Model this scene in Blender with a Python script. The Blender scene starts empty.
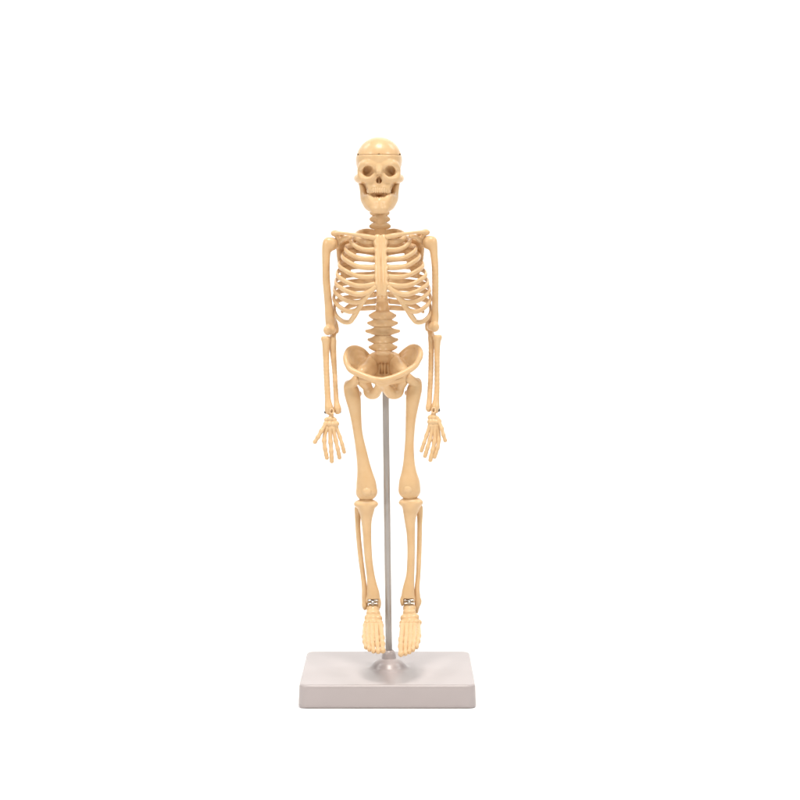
import bpy, math
import numpy as np

# ------------------------------------------------------------------ camera, light, exposure
scene = bpy.context.scene
D = 1245.0          # mm, camera to the rod
F = 2004.0          # focal length in pixels of an 800 px frame
HORIZ = 265.0       # image row of the horizon
CAM_X, CAM_Z = 7.6, 264.0
MM = 0.001

cam_data = bpy.data.cameras.new("camera")
cam = bpy.data.objects.new("camera", cam_data)
scene.collection.objects.link(cam)
cam.location = (CAM_X * MM, -D * MM, CAM_Z * MM)
cam.rotation_euler = (math.pi / 2, 0, 0)
cam_data.sensor_width = 36.0
cam_data.lens = 36.0 * F / 800.0
cam_data.shift_y = -(400.0 - HORIZ) / 800.0
cam_data.clip_start = 0.02
cam_data.clip_end = 50.0
scene.camera = cam

world = bpy.data.worlds.new("World")
scene.world = world
world.use_nodes = True
bg = world.node_tree.nodes["Background"]
bg.inputs[0].default_value = (1.0, 0.98, 0.96, 1)
bg.inputs[1].default_value = 0.15

def lamp(name, loc, target, size, power, color=(1, 1, 1), size_y=None):
    ld = bpy.data.lights.new(name, 'AREA')
    ld.shape = 'RECTANGLE'
    ld.size = size
    ld.size_y = size_y or size
    ld.energy = power
    ld.color = color
    o = bpy.data.objects.new(name, ld)
    scene.collection.objects.link(o)
    o.location = loc
    d = np.array(target, float) - np.array(loc, float)
    d /= np.linalg.norm(d)
    yaw = math.atan2(-d[0], d[1])
    pitch = math.asin(d[2])
    o.rotation_euler = (math.pi / 2 + pitch, 0, yaw)
    return o

WARM = (1.0, 0.96, 0.90)
lamp("softbox", (-0.75, -0.75, 0.75), (0, 0, 0.15), 0.13, 4.3, WARM)
lamp("softbox", (0.80, -0.75, 0.75), (0, 0, 0.15), 0.13, 4.1, WARM)
lamp("softbox_overhead", (0.0, -0.62, 1.9), (0, 0.0, 0.1), 0.60, 30.5, WARM)
lamp("backdrop_lamp", (-0.9, 0.35, 1.3), (-0.3, 1.15, 0.35), 0.6, 8.0)
lamp("backdrop_lamp", (0.9, 0.35, 1.3), (0.3, 1.15, 0.35), 0.6, 8.0)

scene.view_settings.view_transform = 'Standard'
scene.view_settings.look = 'None'
scene.view_settings.gamma = 1.0
scene.view_settings.exposure = 0.0
scene.cycles.max_bounces = 8
scene.cycles.diffuse_bounces = 5

# ------------------------------------------------------------------ placing and meshing helpers
def W(px, py, y=0.0):
    """photo column and row, with a depth in mm (towards the wall +) -> point in mm"""
    s = (D + y) / F
    return np.array([CAM_X + (px - 400.0) * s, y, CAM_Z + (HORIZ - py) * s])

PX = D / F            # mm per photo pixel at the rod
ORIGIN = {}

def link(name, verts_mm, faces, mat, parent=None, smooth=True):
    v = np.asarray(verts_mm, float)
    org = (v.min(0) + v.max(0)) / 2
    me = bpy.data.meshes.new(name)
    me.from_pydata(((v - org) * MM).tolist(), [], [list(map(int, f)) for f in faces])
    me.polygons.foreach_set("use_smooth", [smooth] * len(me.polygons))
    me.materials.append(mat)
    me.update()
    o = bpy.data.objects.new(name, me)
    scene.collection.objects.link(o)
    base = np.zeros(3)
    if parent is not None:
        o.parent = parent
        base = ORIGIN[parent.name]
    o.location = (org - base) * MM
    ORIGIN[o.name] = org
    return o

def empty(name, loc_mm):
    o = bpy.data.objects.new(name, None)
    o.empty_display_size = 0.02
    scene.collection.objects.link(o)
    o.location = np.array(loc_mm) * MM
    ORIGIN[o.name] = np.array(loc_mm, float)
    return o

# signed-distance primitives: each is (function, box low, box high)
def cap(a, b, r1, r2, flat=None):
    """tapered capsule; flat=(direction, ratio) scales its radius along one direction"""
    a, b = np.asarray(a, float), np.asarray(b, float)
    ab = b - a
    L2 = max(float(ab @ ab), 1e-9)
    def f(X, Y, Z):
        px, py, pz = X - a[0], Y - a[1], Z - a[2]
        t = np.clip((px * ab[0] + py * ab[1] + pz * ab[2]) / L2, 0, 1)
        vx, vy, vz = px - t * ab[0], py - t * ab[1], pz - t * ab[2]
        if flat is not None:
            n = np.asarray(flat[0], float); n = n / np.linalg.norm(n)
            q = (1.0 / flat[1] - 1.0) * (vx * n[0] + vy * n[1] + vz * n[2])
            vx, vy, vz = vx + q * n[0], vy + q * n[1], vz + q * n[2]
        return np.sqrt(vx * vx + vy * vy + vz * vz) - (r1 + (r2 - r1) * t)
    R = max(r1, r2) * (max(1.0, flat[1]) if flat is not None else 1.0)
    return f, np.minimum(a, b) - R, np.maximum(a, b) + R

def ell(c, r, rot_z=0.0, rot_y=0.0):
    c, r = np.asarray(c, float), np.asarray(r, float) * np.ones(3)
    cz, sz, cy, sy = math.cos(rot_z), math.sin(rot_z), math.cos(rot_y), math.sin(rot_y)
    def f(X, Y, Z):
        x, y, z = X - c[0], Y - c[1], Z - c[2]
        x, y = cz * x + sz * y, -sz * x + cz * y
        x, z = cy * x - sy * z, sy * x + cy * z
        k0 = np.sqrt((x / r[0]) ** 2 + (y / r[1]) ** 2 + (z / r[2]) ** 2)
        k1 = np.sqrt((x / r[0] ** 2) ** 2 + (y / r[1] ** 2) ** 2 + (z / r[2] ** 2) ** 2)
        return k0 * (k0 - 1.0) / np.maximum(k1, 1e-6)
    R = float(r.max()) * np.ones(3) if (rot_z or rot_y) else r
    return f, c - R, c + R

def rbox(c, h, rad):
    c, h = np.asarray(c, float), np.asarray(h, float)
    def f(X, Y, Z):
        qx, qy, qz = np.abs(X - c[0]) - h[0] + rad, np.abs(Y - c[1]) - h[1] + rad, np.abs(Z - c[2]) - h[2] + rad
        return np.sqrt(np.maximum(qx, 0) ** 2 + np.maximum(qy, 0) ** 2 + np.maximum(qz, 0) ** 2) \
            + np.minimum(np.maximum(qx, np.maximum(qy, qz)), 0) - rad
    return f, c - h, c + h

def spline(pts, n=5):
    """Catmull-Rom through rows of numbers (points, radii ...)"""
    p = np.asarray(pts, float)
    if len(p) < 3:
        return np.array([p[0] + (p[-1] - p[0]) * t for t in np.linspace(0, 1, n + 1)])
    q = np.vstack([2 * p[0] - p[1], p, 2 * p[-1] - p[-2]])
    out = []
    for i in range(1, len(q) - 2):
        for t in np.linspace(0, 1, n, endpoint=False):
            a, b, c, d = q[i - 1], q[i], q[i + 1], q[i + 2]
            out.append(0.5 * (2 * b + (c - a) * t + (2 * a - 5 * b + 4 * c - d) * t * t + (3 * b - a - 3 * c + d) * t ** 3))
    out.append(p[-1])
    return np.array(out)

def chain(pts, n=4, flat=None):
    """pts: (point, radius) -> list of tapered capsules along a smooth curve"""
    s = spline([list(p) + [r] for p, r in pts], n)
    return [cap(s[i, :3], s[i + 1, :3], max(s[i, 3], .15), max(s[i + 1, 3], .15), flat) for i in range(len(s) - 1)]

def sculpt(name, ops, mat, parent=None, vox=0.4):
    """ops: (sign, primitive or list of them, blend) evaluated in order on a grid, meshed with surface nets"""
    flat_ops = []
    for sg, pr, k in ops:
        for p in (pr if isinstance(pr, list) else [pr]):
            flat_ops.append((sg, p, k))
    los = np.min([p[1] for s, p, k in flat_ops if s == '+'], axis=0) - 3 * vox - .3
    his = np.max([p[2] for s, p, k in flat_ops if s == '+'], axis=0) + 3 * vox + .3
    ax = [np.arange(los[i], his[i] + vox, vox) for i in range(3)]
    G = np.full([len(a) for a in ax], 4.0)
    for sg, (f, lo, hi), k in flat_ops:
        m = max(3.0, k + 3 * vox)
        sl = []
        for i in range(3):
            i0 = max(0, int(math.floor((lo[i] - m - los[i]) / vox)))
            i1 = min(len(ax[i]), int(math.ceil((hi[i] + m - los[i]) / vox)) + 1)
            sl.append(slice(i0, max(i0, i1)))
        if any(s.stop <= s.start for s in sl):
            continue
        X, Y, Z = np.meshgrid(ax[0][sl[0]], ax[1][sl[1]], ax[2][sl[2]], indexing='ij', sparse=True)
        d = f(X, Y, Z) + 0 * (X + Y + Z)
        a = G[tuple(sl)]
        if sg == '+':
            h = np.maximum(k - np.abs(a - d), 0) / max(k, 1e-6)
            G[tuple(sl)] = np.minimum(a, d) - h * h * k * .25
        else:
            h = np.maximum(k - np.abs(a + d), 0) / max(k, 1e-6)
            G[tuple(sl)] = np.maximum(a, -d) + h * h * k * .25
    G[0] = G[-1] = 1; G[:, 0] = G[:, -1] = 1; G[:, :, 0] = G[:, :, -1] = 1
    n = np.array(G.shape)
    S = G < 0
    cnt = np.zeros(n - 1); acc = np.zeros(list(n - 1) + [3])
    def corner(A, o):
        return A[o[0]:n[0] - 1 + o[0], o[1]:n[1] - 1 + o[1], o[2]:n[2] - 1 + o[2]]
    C = [(i, j, k) for i in (0, 1) for j in (0, 1) for k in (0, 1)]
    for c in C:
        for axn in range(3):
            if c[axn] == 0:
                e = list(c); e[axn] = 1
                a, b = corner(G, c), corner(G, e)
                w = (a < 0) != (b < 0)
                t = np.where(w, a / np.where(w, a - b, 1), 0)
                for q in range(3):
                    acc[..., q] += np.where(w, c[q] + (t if q == axn else 0), 0)
                cnt += w
    act = cnt > 0
    idx = np.full(act.shape, -1, int); idx[act] = np.arange(act.sum())
    ijk = np.argwhere(act)
    V = (ijk + acc[act] / cnt[act][:, None]) * vox + np.array([a[0] for a in ax])
    Q = []
    for axn in range(3):
        sl0 = [slice(1, n[q] - 1) for q in range(3)]; sl1 = list(sl0)
        sl0[axn] = slice(0, n[axn] - 1); sl1[axn] = slice(1, n[axn])
        s0, s1 = S[tuple(sl0)], S[tuple(sl1)]
        e = np.argwhere(s0 != s1); flip = s0[s0 != s1]
        b, c = [q for q in range(3) if q != axn]
        e[:, b] += 1; e[:, c] += 1
        def cell(db, dc):
            w = e.copy(); w[:, b] -= db; w[:, c] -= dc
            return idx[w[:, 0], w[:, 1], w[:, 2]]
        q = np.stack([cell(1, 1), cell(0, 1), cell(0, 0), cell(1, 0)], 1)
        if axn == 1:
            flip = ~flip
        q[~flip] = q[~flip][:, ::-1]
        Q.append(q)
    Q = np.vstack(Q)
    # one light relaxation so that the grid leaves no steps
    E = np.vstack([Q[:, [0, 1]], Q[:, [1, 2]], Q[:, [2, 3]], Q[:, [3, 0]]])
    for lam in (.45, -.40, .45, -.40):
        sm = np.zeros_like(V); k = np.zeros(len(V))
        np.add.at(sm, E[:, 0], V[E[:, 1]]); np.add.at(k, E[:, 0], 1)
        np.add.at(sm, E[:, 1], V[E[:, 0]]); np.add.at(k, E[:, 1], 1)
        V = V + lam * (sm / k[:, None] - V)
    return link(name, V, Q, mat, parent)

def tube(name, rows, mat, parent, up=(0, 0, 1), seg=14, n=7):
    """rows: point xyz, radius along up, radius across -> smooth elliptical tube with rounded ends"""
    s = spline(rows, n)
    P = s[:, :3]
    T = np.gradient(P, axis=0); T /= np.linalg.norm(T, axis=1)[:, None]
    B = np.array(up, float) - T * (T @ np.array(up, float))[:, None]
    B /= np.linalg.norm(B, axis=1)[:, None]
    N = np.cross(T, B)
    V, Fc = [], []
    rings = [(0, -.7, .55), (0, -.35, .85)] + [(i, 0, 1) for i in range(len(s))] + [(-1, .35, .85), (-1, .7, .55)]
    for i, off, sc in rings:
        rv, rn = s[i, 3] * sc, s[i, 4] * sc
        for a in range(seg):
            t = 2 * math.pi * a / seg
            V.append(P[i] + T[i] * off * s[i, 4] + B[i] * rv * math.cos(t) + N[i] * rn * math.sin(t))
    m = len(rings)
    for i in range(m - 1):
        for a in range(seg):
            b = (a + 1) % seg
            Fc.append((i * seg + a, (i + 1) * seg + a, (i + 1) * seg + b, i * seg + b))
    Fc.append(list(range(seg))); Fc.append([(m - 1) * seg + a for a in reversed(range(seg))])
    return link(name, V, Fc, mat, parent)

# ------------------------------------------------------------------ materials
def material(name, col, rough, sss=0.0, metal=0.0, spec=0.5, mottle=0.0, bump=0.0, scale=120.0, tint=None):
    m = bpy.data.materials.new(name)
    m.use_nodes = True
    nt = m.node_tree
    b = nt.nodes["Principled BSDF"]
    b.inputs['Base Color'].default_value = (*col, 1)
    b.inputs['Roughness'].default_value = rough
    b.inputs['Metallic'].default_value = metal
    b.inputs['Specular IOR Level'].default_value = spec
    if sss:
        b.inputs['Subsurface Weight'].default_value = sss
        b.inputs['Subsurface Radius'].default_value = (1.0, .55, .25)
        b.inputs['Subsurface Scale'].default_value = 0.0016
    tc = nt.nodes.new('ShaderNodeTexCoord')
    if mottle:
        nz = nt.nodes.new('ShaderNodeTexNoise')
        nz.inputs['Scale'].default_value = scale
        nz.inputs['Detail'].default_value = 5
        nt.links.new(tc.outputs['Object'], nz.inputs['Vector'])
        rp = nt.nodes.new('ShaderNodeValToRGB')
        t = tint or [c * (1 - mottle) for c in col]
        rp.color_ramp.elements[0].color = (*t, 1); rp.color_ramp.elements[0].position = .3
        rp.color_ramp.elements[1].color = (*col, 1); rp.color_ramp.elements[1].position = .62
        nt.links.new(nz.outputs[0], rp.inputs[0])
        nt.links.new(rp.outputs[0], b.inputs['Base Color'])
    if bump:
        n2 = nt.nodes.new('ShaderNodeTexNoise')
        n2.inputs['Scale'].default_value = scale * 4
        n2.inputs['Detail'].default_value = 4
        nt.links.new(tc.outputs['Object'], n2.inputs['Vector'])
        bp = nt.nodes.new('ShaderNodeBump')
        bp.inputs['Strength'].default_value = bump
        bp.inputs['Distance'].default_value = 0.0006
        nt.links.new(n2.outputs[0], bp.inputs['Height'])
        nt.links.new(bp.outputs[0], b.inputs['Normal'])
    return m

BONE = material("bone_plastic", (.69, .475, .262), .30, sss=.06, spec=.45, mottle=.1, bump=.22, scale=110, tint=(.65, .425, .222))
TEETH = material("teeth_plastic", (.72, .50, .285), .3, sss=.12, mottle=.06, bump=.1, scale=200)
WHITE = material("white_plastic", (.42, .372, .371), .3, mottle=.03, bump=.04, scale=60)
ROD = material("grey_rod", (.43, .408, .395), .3, metal=.3, mottle=.05, bump=.05, scale=90)
STEEL = material("steel", (.62, .60, .57), .25, metal=1.0, mottle=.08, bump=.03, scale=300)
DARK = material("dark_pin", (.13, .12, .115), .35, metal=.6, mottle=.1, bump=.03, scale=300)
PAPER = material("white_sweep", (.93, .93, .93), .85, spec=.1, mottle=.01, bump=.02, scale=30)

# ------------------------------------------------------------------ setting: white seamless sweep
def build_backdrop():
    prof = [(-2200.0, 0.0), (-900, 0), (0, 0), (450, 0)]
    R = 550.0
    for i in range(1, 17):
        a = i / 16 * math.pi / 2
        prof.append((650 + R * math.sin(a), R - R * math.cos(a)))
    prof += [(1200, 1300), (1200, 2200)]
    xs = np.linspace(-2200, 2200, 23)
    V = [(x, y, z) for y, z in prof for x in xs]
    n = len(xs)
    Fc = [(i * n + j, i * n + j + 1, (i + 1) * n + j + 1, (i + 1) * n + j) for i in range(len(prof) - 1) for j in range(n - 1)]
    o = link("backdrop", V, Fc, PAPER)
    o["kind"] = "structure"
build_backdrop()

# ------------------------------------------------------------------ the stand
stand = empty("display_stand", (0, 0, 0))
stand["label"] = "white square plastic base with a round socket and thin grey upright rod"
stand["category"] = "stand"
H0 = 14.0
pole_c = W(388.9, 650, 0)[0]
def zslope(X, Y, Z):  # base block with slightly drafted sides and round edges
    dr = 0.03 * (Z - H0)
    qx = np.abs(X) - (52.6 - dr) + 5.0
    qy = np.abs(Y) - (52.6 - dr) + 5.0
    q2 = np.sqrt(np.maximum(qx, 0) ** 2 + np.maximum(qy, 0) ** 2) + np.minimum(np.maximum(qx, qy), 0) - 5.0
    qz = np.abs(Z - H0 / 2) - H0 / 2
    r = 1.5
    a, b = q2 + r, qz + r
    return np.sqrt(np.maximum(a, 0) ** 2 + np.maximum(b, 0) ** 2) + np.minimum(np.maximum(a, b), 0) - r
sculpt("base", [
    ('+', (zslope, np.array([-54., -54, 0]), np.array([54., 54, H0])), 0),
    ('+', ell((pole_c, 0, H0 - 2.5), (11.9, 11.9, 9.0)), 2.2),
], WHITE, stand, vox=0.75)
sculpt("socket", [
    ('+', cap((pole_c, 0, H0 + 3), (pole_c, 0, H0 + 7.6), 5.0, 4.3), .5),
    ('-', cap((pole_c, 0, H0 + 9.5), (pole_c, 0, H0 + 14), 2.3, 2.3), .6),
], WHITE, stand, vox=0.4)
p0, p1 = W(388.9, 652, 0), W(385.1, 357, 5)
tube("rod", [list(p0) + [2.05, 2.05], list((p0 + p1) / 2) + [2.05, 2.05], list(p1) + [2.05, 2.05]], ROD, stand, up=(0, 1, 0), seg=28)

# ------------------------------------------------------------------ the skeleton
sk = empty("skeleton_model", W(388.9, 640, 0))
sk["label"] = "cream plastic human skeleton model held upright on the grey rod, arms hanging down"
sk["category"] = "skeleton"

def r_(w):              # radius in mm from a width in photo pixels
    return w * .5 * PX
def limb(rows, n=4):    # rows: left column, right column, row, depth
    return chain([(W((a + b) / 2, y, d), r_(b - a)) for a, b, y, d in rows], n)

# ---- skull
CAPY = 154.6
def cranium(g):
    return [('+', ell(W(379, 160, -1), (14.3 - g, 18.5 - g, 14.3 - g)), 0), ('+', ell(W(379, 157.5, -9), (13.0 - g, 11.0 - g, 11.6 - g)), 3),
            ('+', ell(W(379, 166, 7), (11.5, 11.5, 10.5)), 4)]
zc = W(379, CAPY, -18)[2]
def slab(z0, z1):
    c = W(379, 160, 0)
    return rbox((c[0], 0, (z0 + z1) / 2), (40, 45, (z1 - z0) / 2), .3)
def skull_part():
    ops = cranium(-.12)
    ops.append(('-', slab(zc, zc + 30), .7))
    for s in (-1, 1):
        p = lambda px, py, y: W(px if s < 0 else 758 - px, py, y)
        ops += [('+', chain([(p(360.8, 172, -11.6), 1.4), (p(362.4, 167, -14.2), 1.4), (p(366.5, 164.0, -16.9), 1.2), (p(372, 164.8, -17.8), 1.3), (p(376, 166.6, -17.9), 1.2)], 3), 2.6)]     # brow
        ops += [('+', chain([(p(360.8, 171, -12.6), 1.4), (p(361.6, 176.5, -14), 1.7), (p(365.6, 178.7, -16), 1.5), (p(371, 178.6, -17.4), 1.25), (p(374.8, 174.5, -18), 1.3)], 3), 1.6)]  # orbit floor
        ops += [('+', ell(p(363.4, 180, -14), (2.5, 2.2, 2.0)), 1.6)]                                   # cheek bone
        ops += [('+', chain([(p(363, 179, -14), 2.0), (p(359.6, 178.8, -10), 2.2), (p(358.2, 178.4, -3), 2.2), (p(359.4, 178, 4), 2.0)], 4), 1.4)]
        ops += [('+', ell(p(361, 181, 6), (2.0, 3.0, 4.0)), 2)]                                          # mastoid
        ops += [('+', chain([(p(366, 181.5, -14.5), 1.7), (p(369.6, 186, -15), 1.7), (p(371, 190, -15.5), 1.6)], 2), 2)]
    ops += [('+', ell(W(379, 172, -9), (9.6, 8.2, 8.6)), 2.5)]
    ops += [('+', ell(W(379, 182, -11), (7.6, 7.3, 5.2)), 2)]
    ops += [('+', ell(W(379, 187.6, -10.8), (7.9, 8.3, 4.2)), 1.5)]                                      # upper jaw
    ops += [('+', ell(W(379, 190, 2), (9.2, 6.0, 8.4)), 1.5), ('+', ell(W(379, 184, -1), (10.6, 6.5, 6.5)), 1.5)]                                           # base of the skull behind the jaws
    ops += [('+', chain([(W(379, 165.5, -17.4), 1.7), (W(379, 168.5, -18.6), 1.4), (W(379, 172.2, -20.4), 1.25)], 3), 2.0)]   # nasal bridge
    for s in (-1, 1):
        p = lambda px, py, y: W(px if s < 0 else 758 - px, py, y)
        ops += [('-', ell(p(368.1, 171, -18.0), (2.95, 7.0, 3.2), rot_z=-s * .2), .9)]               # orbit
        ops += [('+', ell(p(370.6, 191.2, -13.6), (1.9, 2.4, 2.4)), 1.0)]
        ops += [('-', cap(p(367.0, 185, -14.5), p(368.2, 193.5, -14.0), .6, .6), .5)]                  # slit behind the upper jaw
        ops += [('-', ell(p(364.2, 187.0, -15.2), (2.5, 2.7, 3.3)), .8)]                                # hollow under the cheek bone
        ops += [('-', ell(p(361.0, 168.5, -9), (1.1, 3.4, 3.0)), 1.6)]                                  # temple
    ops += [('-', chain([(W(379, 175.2, -20.6), .45), (W(379, 177.2, -20.2), 1.1), (W(379, 180.3, -19.6), 1.95)], 3, flat=((0, 1, 0), 3.2)), .3)]   # nasal opening
    ops += [('+', cap(W(379, 178.5, -16.4), W(379, 183, -17.8), .22, .35), .2)]
    return sculpt("skull", ops, BONE, sk, vox=0.28)
skull = skull_part()
sculpt("skull_cap", cranium(.12) + [('-', slab(zc - 40, zc + .04), .25)]
       + [('-', rbox(W(q, CAPY - .2, yy), (w, 3, .38), .1), .1) for q, yy, w in ((359.0, -9, .9), (379, -19, .6), (399, -9, .9))], BONE, skull, vox=0.28)

def teeth(name, row, y0, rx, ry, cx, h, n, parent, wfac=1.0):
    ops = []
    for i in range(n):
        a = math.radians(-72 + 144 * i / (n - 1))
        c = W(cx, row, 0)
        x, y = c[0] + rx * math.sin(a), y0 - ry * math.cos(a)
        ops.append(('+', ell((x, y, c[2]), (.74 * wfac + .12 * abs(math.sin(a)), .72, h), rot_z=a), .12))
    return sculpt(name, ops, TEETH, parent, vox=0.22)
teeth("upper_teeth", 191.1, -10.8, 7.15, 7.95, 379, 1.9, 14, skull)

jaw_ops = []
for s in (-1, 1):
    p = lambda px, py, y: W(px if s < 0 else 758.6 - px, py, y)
    jaw_ops += [('+', chain([(p(361.5, 181.5, 1), 1.5), (p(363.3, 190, -1.5), 1.65), (p(364.1, 197, -4), 1.75), (p(365.3, 200.6, -6.5), 1.9)], 4, flat=((0, 1, 0), 1.9)), 1.6)]
    jaw_ops += [('+', chain([(p(365.6, 200.6, -7), 1.9), (p(368.8, 203, -12), 1.95), (p(373, 205.2, -16.5), 1.8), (p(379.3, 205.6, -18.6), 1.8)], 4, flat=((0, 0, 1), 1.85)), 1.8)]
    jaw_ops += [('+', ell(p(374.8, 208.8, -17.8), (2.6, 1.9, 1.9)), 1.4)]
jaw_ops += [('+', chain([(W(366.0, 198.0, -9), 1.5), (W(369.8, 196.9, -13.6), 1.55), (W(373.0, 201.4, -16.2), 1.4), (W(379.3, 202.6, -17.6), 1.45)], 3), 1.3),
            ('+', chain([(W(392.6, 198.0, -9), 1.5), (W(388.8, 196.9, -13.6), 1.55), (W(385.6, 201.4, -16.2), 1.4), (W(379.3, 202.6, -17.6), 1.45)], 3), 1.8)]
jaw_ops += [('+', ell(W(379.3, 208.5, -19.0), (2.4, 1.7, 2.2)), 1.6)]
jaw_ops += [('-', cap(W(375.6, 203.5, -21.6), W(375.6, 206.5, -21.6), .9, .7), 1.2), ('-', cap(W(383, 203.5, -21.6), W(383, 206.5, -21.6), .9, .7), 1.2)]
jaw = sculpt("jaw", jaw_ops, BONE, sk, vox=0.3)
teeth("lower_teeth", 200.0, -10.3, 6.5, 8.1, 379.2, 1.25, 12, jaw, .92)

# ---- spine: (row, centre column, body half width px, depth, process reach px)
axis_pts = [(196, 379.3), (233, 380.2), (265, 381.0), (300, 382.2), (347, 383.0)]
def ax_x(y):
    return float(np.interp(y, [a for a, b in axis_pts], [b for a, b in axis_pts]))
core = chain([(W(379.3, 190, 0), 2.6), (W(380.2, 215, -1), 3.5), (W(380.4, 233, 2), 3.7), (W(381, 262, 6), 3.2), (W(382, 295, 5), 3.3), (W(382.6, 311, 2.8), 4.3), (W(383, 325, 2.0), 4.55), (W(383, 348, 2.2), 4.5)], 5)
spine = sculpt("spine", [('+', core, .4)], BONE, sk, vox=.45)
vert = []
for i, y in enumerate([199, 206, 212.6, 219, 226]):
    vert.append((y, 6.4, -1.5 + .4 * i, 8.9 + .5 * i, 'c'))
for i in range(12):
    t = i / 11
    vert.append((233 + 6.82 * i, 5.4 + .9 * t, 3 + 4 * math.sin(t * math.pi) , 9.0, 't'))
for y, reach in ((315.6, 13.6), (323, 15.2), (331, 17.4), (339.6, 15.2), (347, 14.2)):
    vert.append((y, 7.9, 1.5, reach, 'l'))
for y, hw, dep, reach, kind in vert:
    c = ax_x(y); h = hw * PX
    C = W(c, y, dep)
    ops = []
    if kind == 'l':
        ops += [('+', cap(W(c, y - 2.6, dep), W(c, y + 2.6, dep), h * .93, h * .93), 0)]
        ops += [('-', rbox(W(c, y - 9.0, dep), (12, 12, 3.0), .4), 1.0), ('-', rbox(W(c, y + 8.8, dep), (12, 12, 3.0), .4), 1.0)]
        ops += [('+', ell(W(c, y - 2.9, dep), (h + .05, h - .1, 1.0)), .7), ('+', ell(W(c, y + 2.7, dep), (h + .05, h - .1, 1.0)), .7)]
        for s in (-1, 1):
            ops += [('+', chain([(W(c + s * 4.6, y - .4, dep - .3), 2.9), (W(c + s * 8.8, y + .3, dep + 1.0), 1.95), (W(c + s * reach * .84, y + .2, dep + 2.4), .95), (W(c + s * (reach - .7), y - .1, dep + 2.8), .5)], 3), .8)]
        ops += [('+', cap(W(c, y, dep + 3), W(c, y + 3, dep + 11), 1.6, 1.0), 1)]
    else:
        ops += [('+', cap(W(c - 1, y, dep), W(c + 1, y, dep), h * .96, h * .96, flat=((0, 0, 1), .50)), .3)]
        ops += [('+', ell(W(c, y - 2.0, dep), (h, h * .9, .7)), .5), ('+', ell(W(c, y + 2.0, dep), (h, h * .9, .7)), .5)]
        for s in (-1, 1):
            if kind == 'c':
                ops += [('+', chain([(W(c + s * 3.5, y - .6, dep), 2.1), (W(c + s * (reach - 2.0), y + .3, dep + 1), 1.25)], 2), 1.4)]
            else:
                ops += [('+', chain([(W(c + s * 4, y - .5, dep + 4), 1.4), (W(c + s * reach, y - 1.2, dep + 8), 1.0)], 2), .6)]
        ops += [('+', cap(W(c, y, dep + 3), W(c, y + 4, dep + 10), 1.4, .7), .8)]
    sculpt("vertebra", ops, BONE, spine, vox=.4)

# ---- sternum, costal margin, ribs
def mir(px, py):
    return 2 * (380.5 + (py - 245) * .032) - px
st = []
for s in (-1, 1):
    q = lambda d: 380.6 + s * d
    st += [('+', chain([(W(q(3.0), 237.6, -17.5), 2.1), (W(q(3.6), 242, -18.6), 2.1), (W(q(2.5), 248, -20.3), 1.75)], 3, flat=((0, 1, 0), .7)), .9)]
    st += [('+', chain([(W(q(2.7), 246, -20), 1.75), (W(q(2.9) + .2, 258, -22.8), 1.75), (W(q(3.3) + .5, 272, -25.4), 1.95), (W(q(3.0) + .9, 284, -27.2), 1.85), (W(q(2.3) + 1.3, 293.5, -27.2), 1.5)], 5, flat=((0, 1, 0), .8)), .25)]
    for y, d in ((241, -17.6), (250, -20.6), (258.5, -22.6), (267.5, -24.5), (276.8, -26.2), (284.5, -27.3)):
        st += [('+', ell(W(380.6 + (y - 241) * .03 + s * 5.6, y, d), (1.3, 1.0, 1.45)), 1.1)]
sternum = sculpt("sternum", st, BONE, sk, vox=.35)

RIBS = [
    ([(374.5, 241, -17), (366, 242.3, -17), (359, 240.3, -13), (355.5, 236.5, -6)], [(359, 233, 2), (367, 231.4, 7), (376, 233, 7)]),
    ([(374.5, 250, -20), (365, 249.8, -20), (357.5, 247.5, -17), (352.5, 243.5, -11), (350.5, 240.5, -4)], [(353, 238, 5), (363, 237, 12), (375, 239.8, 8)]),
    ([(374.5, 258.5, -22), (364, 258.8, -22.5), (356, 257, -20), (349, 253.2, -14), (345.5, 249.5, -6)], [(347.5, 246, 5), (360, 244.5, 14), (375, 246.6, 9)]),
    ([(374.5, 267.5, -24), (364, 267.5, -24.5), (355, 265.5, -22), (347, 261, -15), (342.5, 257, -6)], [(345, 253, 6), (358, 251, 15), (375, 253.5, 9)]),
    ([(374.5, 276.8, -25.5), (364, 277, -26), (354, 275, -23), (345, 270.5, -16), (339.3, 266, -6)], [(342, 261.5, 7), (356, 259, 16), (375, 260.3, 9)]),
    ([(374.5, 284.5, -27), (364, 286, -27), (353, 284.8, -24), (343, 280, -16), (337.2, 275, -6)], [(340, 270, 7), (354, 267, 16), (375, 267.1, 9)]),
    ([(373.5, 288.6, -27.5), (367.5, 292.6, -27.6), (360, 294.4, -26.6), (351, 292.9, -23.5), (342, 288.5, -16), (335.8, 283.5, -5)], [(338.5, 278, 8), (353, 275, 17), (375, 274, 9)]),
    ([(369, 293.6, -27.2), (364.5, 299, -26.3), (359.5, 302, -25), (352, 302, -22), (344.5, 299.6, -17.5), (338, 295, -10), (334.3, 290.5, -1)], [(337.5, 285, 9), (352, 282, 17), (375, 281, 9)]),
    ([(363.8, 300.5, -26), (360, 306.5, -24), (355, 310.8, -21.5), (347.5, 311.2, -18.5), (340, 307.2, -12), (335.3, 302, -4), (333.8, 297, 2)], [(337.5, 292, 10), (352, 289, 17), (375, 287.7, 9)]),
    ([(358, 309.5, -22.5), (354.2, 316.5, -18), (350.2, 321.6, -15), (344.2, 321.9, -12.5), (338.2, 318, -7), (334.8, 312, 0), (334.8, 305.5, 5)], [(339, 300, 11), (353, 297, 16.5), (375, 294.5, 9)]),
    ([(342, 312, 6)], [(349, 306.5, 12), (360, 303, 15), (375, 301.3, 9)]),
    ([(359, 309.2, 14.5)], [(366, 308.2, 14), (375, 307.6, 9)]),
]
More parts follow.
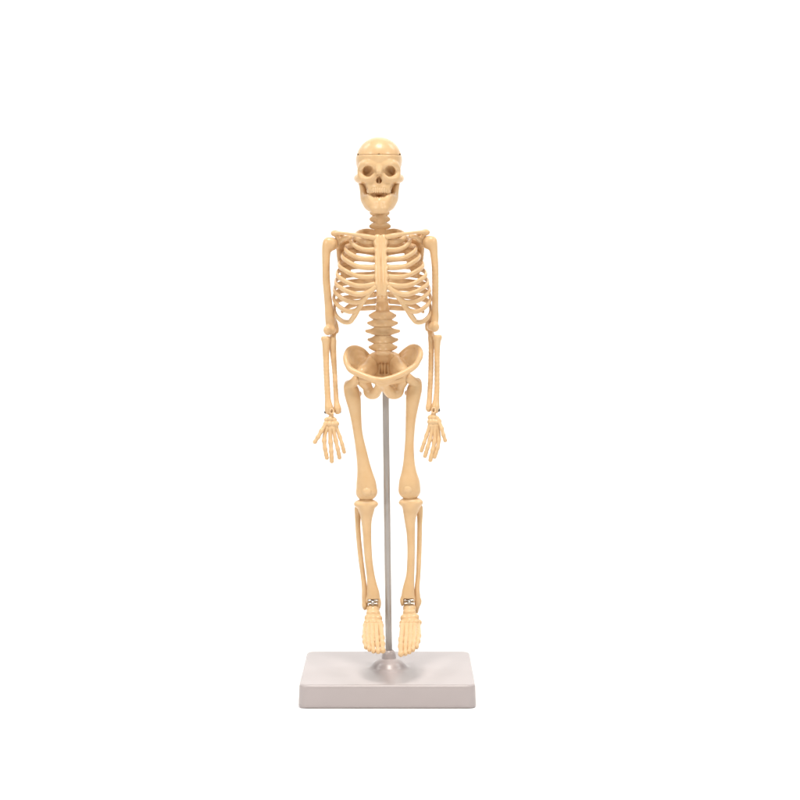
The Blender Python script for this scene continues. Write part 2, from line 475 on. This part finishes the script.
for k, (fr, bk) in enumerate(RIBS):
    for s in (-1, 1):
        rows = []
        for j, (x, y, d) in enumerate(fr + bk):
            front = j < len(fr)
            rv = 1.5 if front else (1.5 if k < 7 else 1.75)
            if front and k < 10 and j == 0:
                rv = 1.7 if k < 6 else 1.35
            if k == 0:
                rv += .35
            if k > 9:
                rv = 1.0 if j == 0 else 1.6
            rows.append(list(W(x if s < 0 else mir(x, y), y, d)) + [rv, 1.0 if k < 10 else .85])
        tube("rib", rows, BONE, sk)
for s in (-1, 1):
    m = [(375, 287.2, -27, 1.5), (369.4, 292.6, -26.7, 1.4), (363.6, 300.6, -25.5, 1.4), (358.2, 309.2, -22, 1.5), (354, 316.4, -17.5, 1.6), (351, 320.4, -15.2, 1.4)]
    sculpt("costal_cartilage", [('+', chain([(W(x if s < 0 else mir(x, y), y, d), r) for x, y, d, r in m], 5), .3)], BONE, sternum, vox=.35)

# ---- shoulder girdle
for s in (-1, 1):
    p = lambda px, py, y: W(px if s < 0 else 760.6 - px, py - (0 if s < 0 else 1.0), y)
    tube("clavicle", [list(p(x, y, d)) + [r, r * .95] for x, y, d, r in (
        (374.3, 238.2, -18.5, 1.6), (367, 236.6, -19, 1.5), (357, 235, -16, 1.15), (348, 233.8, -11, .95), (341, 233.2, -6, 1.1), (335.2, 233.4, -2, 1.45))], BONE, sk)
    ops = []
    lat = spline([p(338.2, 243.5, 2), p(339, 256, 7), p(341, 268, 11), p(344.5, 277, 13)], 6)
    med = spline([p(355, 238, 12), p(356, 250, 17), p(352, 266, 18), p(345, 277.5, 13.2)], 6)
    for a, b in zip(lat, med):
        ops.append(('+', cap(a, b, 1.0, .8), .8))
    ops.append(('+', chain([(q, 1.25) for q in lat[::3]], 2), .8))
    ops.append(('+', chain([(p(354, 243, 16), 1.0), (p(344, 237.5, 12), 1.2), (p(337, 233, 6), 1.4), (p(334.2, 233.2, 0), 1.75)], 4), .8))
    ops.append(('+', ell(p(334.4, 233.3, -1.5), (2.3, 2.1, 1.9)), .8))
    ops.append(('+', chain([(p(334.4, 232.6, -2), 1.35), (p(336.8, 236, -1.5), 1.25), (p(339.3, 240.5, 0), 1.5)], 3), .6))
    ops.append(('+', chain([(p(340.5, 241.5, 0), 1.7), (p(344.5, 238.3, -5), 1.35), (p(350, 237.3, -8), 1.4)], 3), .6))
    ops.append(('+', ell(p(338.0, 243, .5), (2.2, 2.4, 3.4)), 1.2))
    sculpt("scapula", ops, BONE, sk, vox=.4)

# ---- arms
def arm(hum, head, dist, rad, radhead, uln, olec):
    ops = [('+', limb(hum), .5), ('+', ell(W(*head), (3.5, 3.7, 4.0)), 2.4)]
    for x, y, d, r in dist['balls']:
        ops.append(('+', ell(W(x, y, d), (r, r * 1.05, r * 1.08)), 1.1))
    ops.append(('+', chain([(W(x, y, d), r) for x, y, d, r in dist['epi']], 3, flat=((0, 1, 0), .8)), .9))
    ops.append(('-', ell(W(*dist['pit']), (1.1, 1.3, 1.2)), .7))
    sculpt("humerus", ops, BONE, sk, vox=.38)
    sculpt("radius", [('+', limb(rad), .5), ('+', ell(W(*radhead), (2.9, 2.8, 2.4)), 1.4), ('-', ell(W(radhead[0], radhead[1] - 3.2, radhead[2]), (2.0, 2.0, 1.0)), .6)], BONE, sk, vox=.38)
    sculpt("ulna", [('+', limb(uln), .5), ('+', chain([(W(x, y, d), r) for x, y, d, r in olec], 3), 1.0)], BONE, sk, vox=.38)
arm([(323.4, 331.6, 241.5, -2), (322.4, 331.4, 246, -2), (322.2, 330.2, 254, -2), (322.4, 329.6, 266, -2), (322.7, 329.9, 280, -2), (323.8, 331, 293, -2), (324.8, 332.6, 306, -1), (325.2, 334, 315, -1), (325.6, 335.2, 321.5, 0), (326.4, 333.6, 327, -1)],
    (332.4, 244, -1),
    dict(balls=[(327.9, 330.2, -2.4, 2.85), (332.2, 330, -1.5, 2.3)], epi=[(332.5, 317, 1, 1.5), (335, 325, 3, 1.8), (336.4, 331.4, 4, 1.5)], pit=(331.3, 323.5, -4.5)),
    [(322.2, 329.8, 341, -2), (322.5, 329.5, 346, -2), (322.9, 329.1, 355, -2), (323.6, 329.2, 370, -3), (324.2, 329.9, 385, -4), (325, 330.9, 400, -5), (324.9, 333.0, 407.5, -5.5), (325.3, 333.2, 411.0, -5.5)], (325.6, 338.6, -2),
    [(328.6, 336.2, 339.5, 0), (329.2, 336.2, 346, 0), (330.8, 336.4, 358, 0), (332.3, 337, 372, -1), (333.3, 338, 390, -3), (334, 339, 402, -4), (333.8, 340.9, 408.2, -5), (334.2, 340.9, 411.0, -5)],
    [(332.8, 341, 1, 1.9), (333, 336, 4, 1.7), (334, 331, 6, 1.5)])
arm([(427.6, 437, 241.0, -2), (429, 437.3, 246.5, -2), (430.4, 437.6, 254, -2), (431.8, 438.3, 266, -2), (432.2, 438.6, 282, -2), (432.2, 438.4, 297, -2), (432, 438.3, 308, -1), (430.8, 438.6, 316.5, 0), (431.2, 438.0, 323, -1)],
    (427.6, 242.5, -1),
    dict(balls=[(434.7, 327, -2.4, 2.85), (430.8, 326.8, -1.5, 2.3)], epi=[(431.5, 314, 1, 1.5), (428.8, 322, 3, 1.8), (427.6, 329, 4, 1.5)], pit=(431.8, 320.6, -4.5)),
    [(433.8, 440.6, 340, -2), (434.1, 440.1, 345, -2), (434.4, 439.7, 355, -2), (434.6, 439.6, 370, -3), (434.5, 439.5, 388, -4), (433.2, 439.1, 401, -5), (431.4, 439.4, 407, -5.5), (431.8, 439.2, 409.8, -5.5)], (437.4, 337.2, -2),
    [(428.4, 434.1, 338, 1), (428.6, 434, 345, 1), (428.5, 433.6, 360, 0), (428.2, 433.2, 375, -1), (427.5, 432.3, 391, -3), (426.9, 431.7, 401, -4), (426.0, 431.4, 407, -5), (426.3, 431.2, 409.6, -5)],
    [(431.5, 339, 1, 1.9), (431, 334, 4, 1.7), (430, 329, 6, 1.5)])

def bony(pts, r, joints, amp=.26):
    """a ray of small bones: thick at the joints, waisted between"""
    P = spline(pts, 8)
    L = np.concatenate([[0], np.cumsum(np.linalg.norm(np.diff(P, axis=0), axis=1))]); L /= L[-1]
    out = []
    for i in range(len(P) - 1):
        def rad(t):
            d = min(abs(t - j) for j in joints)
            sc = 1.0 - .16 * t
            return r * sc * (.88 + amp * math.exp(-(d / .06) ** 2))
        out.append(cap(P[i], P[i + 1], rad(L[i]), rad(L[i + 1])))
    return out

def hand(wrist, carp, fingers):
    ops = [('+', chain([(W(x, y, d), r) for x, y, d, r in wrist], 3), .6)]
    ops.append(('+', chain([(W(x, y, d + 1.2), 1.5) for x, y, d, r in carp], 1), 1.0))
    for x, y, d, r in carp:
        ops.append(('+', ell(W(x, y, d), (r * 1.12, r, r * 1.08)), .3))
    h = sculpt("hand", ops, BONE, sk, vox=.3)
    for kind, r, pts in fingers:
        j = [0, .42, .70, .88, 1.0] if kind == 'finger' else [0, .42, .74, 1.0]
        P = [W(*q) for q in pts]
        sculpt(kind, [('+', bony(P, r, j), .25)], BONE, h, vox=.28)
hand([(331.7, 409, -7, .9), (331.6, 413.5, -6.5, 1.05), (331, 418, -6.5, 1.6)],
     [(326.8, 419.8, -7, 1.5), (330.2, 419.3, -7.6, 1.7), (334, 420, -7, 1.6), (325.8, 424, -7.8, 1.6), (329.6, 424, -8.5, 1.7), (333.0, 424.2, -8.2, 1.6), (336.2, 423.8, -8.6, 1.7), (328, 428, -8, 1.6), (331.4, 428.2, -8.4, 1.6), (334.6, 427.8, -8, 1.5)],
     [('thumb', 1.4, [(326, 423.5, -8), (322, 430, -10), (318.3, 436.5, -11), (314.9, 442, -11)]),
      ('finger', 1.4, [(326.6, 428.5, -8), (324.6, 436, -9), (324.5, 445, -10.5), (326.8, 457.8, -11)]),
      ('finger', 1.42, [(330.2, 429, -8.4), (330.4, 439, -9.5), (331.2, 450, -11), (331.8, 461.2, -11.5)]),
      ('finger', 1.34, [(333.4, 428.5, -8.2), (335.2, 438, -9.5), (337.5, 448, -11), (339.5, 457.6, -11)]),
      ('finger', 1.22, [(336, 426.5, -8), (339, 434.5, -9), (341.8, 443, -10.5), (344.2, 452, -10.5)])])
hand([(433.5, 408, -7, .9), (433.6, 412.5, -6.5, 1.1), (433.2, 416.5, -6.5, 1.8)],
     [(430.4, 417.6, -7, 1.6), (433.6, 417.5, -7.6, 1.7), (436.6, 418.6, -7, 1.6), (430.2, 421.8, -8, 1.7), (433.5, 421.8, -8.4, 1.7), (436.8, 422.2, -8.2, 1.6), (439, 421.5, -7.6, 1.4), (431, 426, -8, 1.6), (434, 426.4, -8.4, 1.6), (437, 426, -8, 1.6)],
     [('thumb', 1.3, [(438.5, 420.5, -8), (441.2, 427, -10), (443, 433.5, -11), (445.2, 440.4, -11)]),
      ('finger', 1.36, [(437.4, 427, -8), (438.8, 436, -9), (438, 446, -10.5), (434.6, 456.8, -11)]),
      ('finger', 1.42, [(434.8, 428, -8.4), (434.8, 438, -9.5), (433, 449, -11), (430.4, 460, -11.5)]),
      ('finger', 1.34, [(432.2, 427.5, -8.2), (430.6, 437, -9.5), (428, 446, -11), (425, 456, -11)]),
      ('finger', 1.22, [(430, 424.5, -8), (427, 434, -9), (424.2, 442.5, -10.5), (421.4, 450.8, -10.5)])])

def pin(name, a, b, r, mat):
    return tube(name, [list(a) + [r, r], list((a + b) / 2) + [r, r], list(b) + [r, r]], mat, sk, up=(0, 1, .01), seg=14, n=3)
pin("wrist_pin", W(325.2, 412.3, -5.5), W(328, 412.6, -5.5), .9, DARK)
pin("wrist_pin", W(337, 412.4, -5), W(340.2, 411.8, -5), .9, DARK)
pin("wrist_pin", W(434.8, 410.8, -6), W(438.6, 409.9, -6), 1.3, DARK)

for x, y in ((331.7, 411.2), (433.6, 410.2)):
    c = W(x, y, -8.6)
    ring = [(c + np.array([1.15 * math.cos(t), .25 * math.sin(2 * t), 1.6 * math.sin(t)]), .48) for t in np.linspace(0, 2 * math.pi, 15)]
    sculpt("wrist_ring", [('+', chain(ring, 1), .1)], TEETH, sk, vox=.2)

# ---- pelvis
pel = []
def half_pelvis(pts, crest, hub, thick):
    c = spline(crest, 5)
    for q in c:
        mid = (q + hub) / 2 + np.array([0, 3.2, 0])
        b = [q * (1 - t) ** 2 + mid * 2 * t * (1 - t) + hub * t * t for t in np.linspace(0, 1, 5)]
        for i in range(4):
            pel.append(('+', cap(b[i], b[i + 1], 1.05 + .15 * i, 1.2 + .15 * i), .9))
    pel.append(('+', chain([(q, 1.3) for q in crest], 5), .9))
    for rows, k in pts:
        pel.append(('+', chain([(W(x, y, d), r) for x, y, d, r in rows], 4), k))
half_pelvis([
    ([(346.2, 362.5, -13, 1.35), (350.2, 369.4, -15, 1.55), (357, 373.0, -16.5, 1.7), (366.5, 376.8, -18, 1.6), (374, 379.2, -19.5, 1.55), (381.5, 380.3, -20.3, 1.7)], .9),
    ([(362, 372, -12, 3.4), (367, 367.5, -3, 3.6), (372, 361.5, 3, 3.4)], 1.8),
    ([(366.5, 376, -10, 2.6), (371, 371, 0, 2.6), (376, 366, 7, 2.2)], 1.8),
    ([(362, 372, -7, 3.6), (363, 379, -6, 4.3), (367.5, 387, -5, 2.7), (369.6, 392.8, -5, 3.2), (374.2, 393.8, -7, 3.0), (377.6, 390, -11, 2.5), (379.6, 385, -15, 2.2), (380.8, 382, -18, 2.3)], .9),
    ([(363, 379, -9, 2.6), (371, 379.0, -14, 2.0), (379, 381.5, -18, 2.2)], .9),
], [W(346.4, 363, -13), W(345.7, 356.5, -10), W(348.6, 349.9, -4), W(354.6, 347.6, 1), W(361.4, 349.7, 6), W(366.5, 354.5, 8), W(370.5, 359.5, 8)], W(363, 370, -3), 1)
half_pelvis([
    ([(419.8, 357.5, -13, 1.35), (415.4, 365.4, -15, 1.55), (408, 370.7, -16.5, 1.7), (399, 375.2, -18, 1.6), (391, 378.2, -19.5, 1.55), (382.5, 380.3, -20.3, 1.7)], .9),
    ([(403, 371, -12, 3.4), (399, 366, -3, 3.6), (394.5, 360.5, 3, 3.4)], 1.8),
    ([(399.5, 375, -10, 2.6), (395.5, 370, 0, 2.6), (391, 365.5, 7, 2.2)], 1.8),
    ([(403.5, 371, -7, 3.6), (402.2, 378, -6, 4.3), (399.4, 387, -5, 2.9), (397.4, 392.6, -5, 3.2), (391.8, 393.6, -7, 3.1), (387.4, 390, -11, 2.7), (385, 385, -15, 2.3), (383.6, 382, -18, 2.3)], .9),
    ([(402, 378, -9, 2.6), (394, 379.5, -14, 2.6), (386, 381.5, -18, 2.2)], .9),
    ([(390.5, 382, -7, 1.8), (391.5, 388.5, -5, 2.0)], 1.0),
], [W(420.0, 358, -13), W(420.4, 352, -10), W(417.4, 347.4, -5), W(411.5, 346.8, 0), W(405.5, 350.6, 5), W(401, 355, 7), W(397, 359, 8)], W(402.5, 369, -3), 1)
pel.append(('-', ell(W(357.2, 379, -6.5), (3.3, 3.5, 3.5)), .6))
pel.append(('-', ell(W(407.6, 377.5, -6.5), (3.3, 3.5, 3.5)), .6))
pel.append(('-', cap(W(382.3, 384.5, -24), W(382.6, 396, -20), .4, 1.2), .6))
pelvis = sculpt("pelvis", pel, BONE, sk, vox=.38)
sac = [('+', chain([(W(383, 356.5, 0), 5.0), (W(383.5, 362, 4), 5.4), (W(384, 369, 4.6), 6.4), (W(383.6, 379, 5.0), 6.6)], 4, flat=((0, 1, .3), .6)), .8),
       ('+', cap(W(378, 354.2, 0), W(388, 354.2, 0), 1.9, 1.9, flat=((0, 1, 0), 2.2)), 1.6),
       ('+', chain([(W(379, 357, 2), 3.6), (W(371.5, 359, 5), 3.2)], 2), 2.0), ('+', chain([(W(387.5, 357, 2), 3.6), (W(395.8, 358, 5), 3.2)], 2), 2.0)]
for q in (380.2, 383.2, 386.6):
    sac.append(('-', cap(W(q, 363.4, -.4), W(q + .3, 373, .8), .7, .75, flat=((0, 1, 0), 2.0)), .35))
sculpt("sacrum", sac, BONE, pelvis, vox=.35)

# ---- legs
def femur(head, neck, shaft, cond, patch, knee, les):
    ops = [('+', ell(W(*head), (3.05, 3.05, 3.05)), .5), ('+', chain([(W(x, y, d), r) for x, y, d, r in neck], 3), 1.2), ('+', limb(shaft, 5), .8)]
    for x, y, d, rx, ry, rz in cond:
        ops.append(('+', ell(W(x, y, d), (rx, ry, rz)), 1.5))
    ops.append(('+', ell(W(*les), (1.5, 1.6, 1.9)), 1.4))
    f = sculpt("femur", ops, BONE, sk, vox=.4)
    sculpt("kneecap", [('+', ell(W(*patch), knee), 0)], BONE, f, vox=.3)
femur((357.2, 379, -6.5), [(357, 379.5, -6.5, 2.4), (352.5, 383.5, -5, 2.5), (348.5, 387, -4, 3.0)],
      [(344.2, 353.5, 384.6, -2), (344.3, 358.5, 390.5, -3), (346, 360.2, 398, -4), (348.8, 360.8, 408, -4.5), (351.4, 361.1, 420, -5), (353.5, 362, 432, -5), (355.2, 364.2, 443, -5), (356.6, 367, 454, -5), (357.5, 369.7, 465, -4.5), (357.6, 373, 476, -4), (356.9, 375.6, 484, -3.5), (357, 376.4, 491, -3)],
      [(361.8, 492.8, -3.5, 3.5, 4.6, 4.0), (371.6, 492.4, -3.5, 3.4, 4.6, 3.7)],
      (366.8, 491.3, -8.3), (3.0, 2.2, 2.8), (359.3, 394, 0))
femur((407.6, 377.5, -6.5), [(408, 378, -6.5, 2.4), (413, 381.5, -5, 2.5), (417, 385, -4, 3.0)],
      [(412.6, 421.4, 382, -2), (407.8, 421.6, 388.5, -3), (406.4, 420, 397, -4), (406.2, 417.6, 408, -4.5), (406, 415.4, 420, -5), (405.8, 414.2, 432, -5), (405.3, 413.5, 443, -5), (404.4, 413.7, 454, -5), (403.3, 414.7, 465, -4.5), (401.2, 417, 476, -4), (399.5, 419.3, 483, -3.5), (399.2, 419.8, 489.5, -3)],
      [(404.4, 491, -3.5, 3.4, 4.6, 3.7), (414.6, 491.2, -3.5, 3.4, 4.6, 3.7)],
      (408.2, 489.0, -8.3), (3.0, 2.2, 2.8), (407.0, 393, 0))

def shin(tib, plateau, fib, mall, notch):
    ops = [('+', limb(tib, 5), .8)]
    for x, y, d, rx, ry, rz in plateau:
        ops.append(('+', ell(W(x, y, d), (rx, ry, rz)), 1.6))
    for n in notch:
        ops.append(('-', n, .6))
    sculpt("tibia", ops, BONE, sk, vox=.4)
    fo = [('+', limb(fib, 5), .6)]
    for x, y, d, rx, ry, rz in mall:
        fo.append(('+', ell(W(x, y, d), (rx, ry, rz)), 1.2))
    sculpt("fibula", fo, BONE, sk, vox=.36)
shin([(357.5, 374.5, 506.5, -3), (360, 373, 512, -3.5), (361.6, 371.4, 520, -4), (363, 371, 532, -4.5), (364, 371.4, 548, -4.5), (365.4, 372.4, 562, -4.5), (367, 374.3, 575, -4.5), (367.3, 376.8, 586, -4.5), (367, 379.6, 595, -4.5)],
     [(360.6, 504, -3, 4.2, 5.2, 2.6), (371.4, 504, -3, 4.2, 5.2, 2.6), (366, 503.2, -3, 5.0, 5, 2.1), (365.5, 508, -6, 3.0, 2.4, 3.2), (373, 600, -4.5, 4.6, 4.2, 3.4), (379, 604.5, -4.5, 1.3, 2.4, 2.8)],
     [(354.6, 361.2, 508.5, 1), (355, 360.8, 514, 1), (355.4, 360.3, 524, 0), (356.3, 360.9, 537, -1), (357.5, 362.2, 550, -1), (359, 363.7, 563, -2), (360.8, 365.3, 576, -2), (362, 366.8, 588, -3), (362, 367.2, 598, -3), (362.6, 367.4, 606, -3)],
     [(364.8, 606, -3, 1.6, 2.4, 2.6)],
     [rbox(W(373, 603.5, -11), (3.3, 4.5, 2.0), .6)])
shin([(402.5, 420.2, 505, -3), (403.6, 417.2, 511, -3.5), (404.8, 415, 520, -4), (406.8, 414.7, 533, -4.5), (407.6, 414.6, 548, -4.5), (407.4, 414.4, 562, -4.5), (406.5, 414, 575, -4.5), (403.8, 413.8, 586, -4.5), (401.6, 414.4, 595, -4.5)],
     [(405.4, 502.4, -3, 4.2, 5.2, 2.6), (416.4, 502.4, -3, 4.2, 5.2, 2.6), (411, 501.6, -3, 5.2, 5, 2.1), (410, 507, -6, 3.0, 2.4, 3.2), (408, 599.5, -4.5, 4.6, 4.2, 3.4), (402.2, 602, -4.5, 1.2, 2.4, 2.6)],
     [(416.2, 422.8, 507.5, 1), (417, 422.6, 514, 1), (417.4, 422, 524, 0), (417.2, 421.8, 537, -1), (416.9, 421.5, 550, -1), (416.6, 421, 563, -2), (416, 420.3, 576, -2), (414.8, 419.4, 588, -3), (414.7, 420, 597, -3), (414.8, 419.6, 607, -3)],
     [(419, 601.5, -2, 1.7, 2.2, 2.6), (416.8, 610, -2, 1.2, 1.8, 2.2)],
     [rbox(W(408.8, 603.0, -11), (3.3, 4.5, 2.0), .6)])

# ankle hinges: two short bars with a screw between them
def hinge(x, y):
    h = sculpt("ankle_hinge", [('+', cap(W(x - 4.3, y - 1.5, -7.6), W(x + 4.3, y - 1.5, -7.6), .55, .55), .05),
                               ('+', cap(W(x - 4.3, y + 1.7, -7.6), W(x + 4.3, y + 1.7, -7.6), .55, .55), .05)], STEEL, sk, vox=.2)
    sculpt("screw", [('+', cap(W(x, y + .1, -6.0), W(x, y + .1, -8.6), 1.15, 1.0), 0), ('-', rbox(W(x, y + .1, -9.7), (.2, .5, 1.3), .05), .05),
                     ('+', cap(W(x, y - 3, -6.6), W(x, y + 4.2, -6.6), .6, .6), .2)], STEEL, h, vox=.18)
hinge(372.8, 602.0)
hinge(409.0, 601.8)

def foot(talus, tarsals, rays, heel):
    rays = [(r, [(x, y, -16.5 + (d + 16.5) * 1.9) for x, y, d in pts]) for r, pts in rays]
    ops = []
    for x, y, d, rx, ry, rz in talus + tarsals:
        ops.append(('+', ell(W(x, y, d), (rx * 1.04, ry * 1.1, rz)), .25))
    ops.append(('+', chain([(W(x, y, d), r) for x, y, d, r in heel], 3), 1.5))
    ops.append(('+', chain([((W(*tarsals[0][:3]) + W(*tarsals[2][:3])) / 2 + (0, 1.8, 0), 2.8), ((W(*tarsals[3][:3]) + W(*tarsals[6][:3])) / 2 + (0, 1.8, 0), 2.8)], 2, flat=((1, 0, 0), 1.8)), .8))
    ops.append(('+', chain([(sum(W(*rays[q][1][m]) for q in range(5)) / 5 + (0, 1.2, 0), 1.5) for m in range(3)], 3, flat=((1, 0, 0), 3.2)), .6))
    f = sculpt("foot", ops, BONE, sk, vox=.33)
    for r, pts in rays:
        sculpt("toe", [('+', bony([W(*q) for q in pts], r, [0, .52, .76, 1.0], .3), .2)], BONE, f, vox=.3)
foot([(373, 609, -5, 4.0, 4.2, 3.2), (373.2, 613, -8.5, 4.2, 3.0, 2.6)],
     [(368.4, 617.2, -11, 2.3, 2.0, 1.75), (373.4, 617.6, -12, 2.6, 2.0, 1.7), (378.4, 617.8, -11.5, 2.2, 2.0, 1.8),
      (367, 622.4, -14, 2.0, 1.8, 1.7), (370.8, 622.4, -15, 1.6, 1.8, 1.7), (374.6, 622.6, -15.6, 1.7, 1.8, 1.7), (379.4, 622.6, -15, 2.2, 1.9, 1.8)],
     [(1.8, [(380.6, 625.6, -17), (381.4, 633, -22), (382.2, 642, -28), (382.8, 650.6, -33)]),
      (1.6, [(376.2, 625.6, -17.6), (376.6, 633, -22.4), (377.3, 642.5, -28.5), (378.2, 651.4, -33.5)]),
      (1.55, [(372.3, 625.6, -17.6), (372.2, 633, -22), (372.4, 642.5, -28), (373.6, 651.0, -33)]),
      (1.55, [(368.7, 625.6, -17), (368.2, 633, -21.5), (368.2, 641.5, -27), (369.6, 649.4, -32)]),
      (1.55, [(365.6, 625.2, -16), (364.5, 632, -20), (364.5, 640, -25.5), (366.2, 647.2, -30)])],
     [(373, 611, -3, 3.0), (372.5, 619, 1, 3.2), (372, 624, 5, 3.0)])
foot([(409.5, 608.4, -5, 4.0, 4.2, 3.2), (409.4, 612.4, -8.5, 3.9, 3.0, 2.6)],
     [(404, 617.6, -11.5, 2.2, 2.0, 1.9), (409, 617.4, -12, 2.6, 2.0, 1.8), (415, 616.8, -11, 2.5, 2.0, 2.0),
      (403, 622.6, -15, 2.2, 1.9, 1.8), (407.8, 622.6, -15.6, 1.7, 1.8, 1.7), (412, 622.4, -15, 1.7, 1.8, 1.7), (416, 622, -14, 1.9, 1.8, 1.7), (419.2, 622.5, -12, 1.6, 1.8, 1.8)],
     [(1.8, [(402.6, 625.6, -17), (401.8, 634, -22.5), (400.8, 644, -29), (401, 654, -34.5)]),
      (1.6, [(406.8, 625.6, -17.6), (406.3, 634, -22.6), (405.5, 644, -29), (405.2, 653.4, -34)]),
      (1.55, [(410.7, 625.6, -17.6), (410.5, 633.5, -22), (409.9, 643, -28), (409.2, 651.8, -33)]),
      (1.55, [(414.3, 625.4, -17), (414.5, 633, -21.5), (414, 641.5, -27), (412.8, 649.6, -32)]),
      (1.55, [(418, 624.6, -15), (418.9, 631.5, -19.5), (418.4, 639.5, -25), (416.4, 646.8, -29.5)])],
     [(409.5, 610, -3, 3.0), (410, 618, 1, 3.2), (410.5, 624, 5, 3.0)])
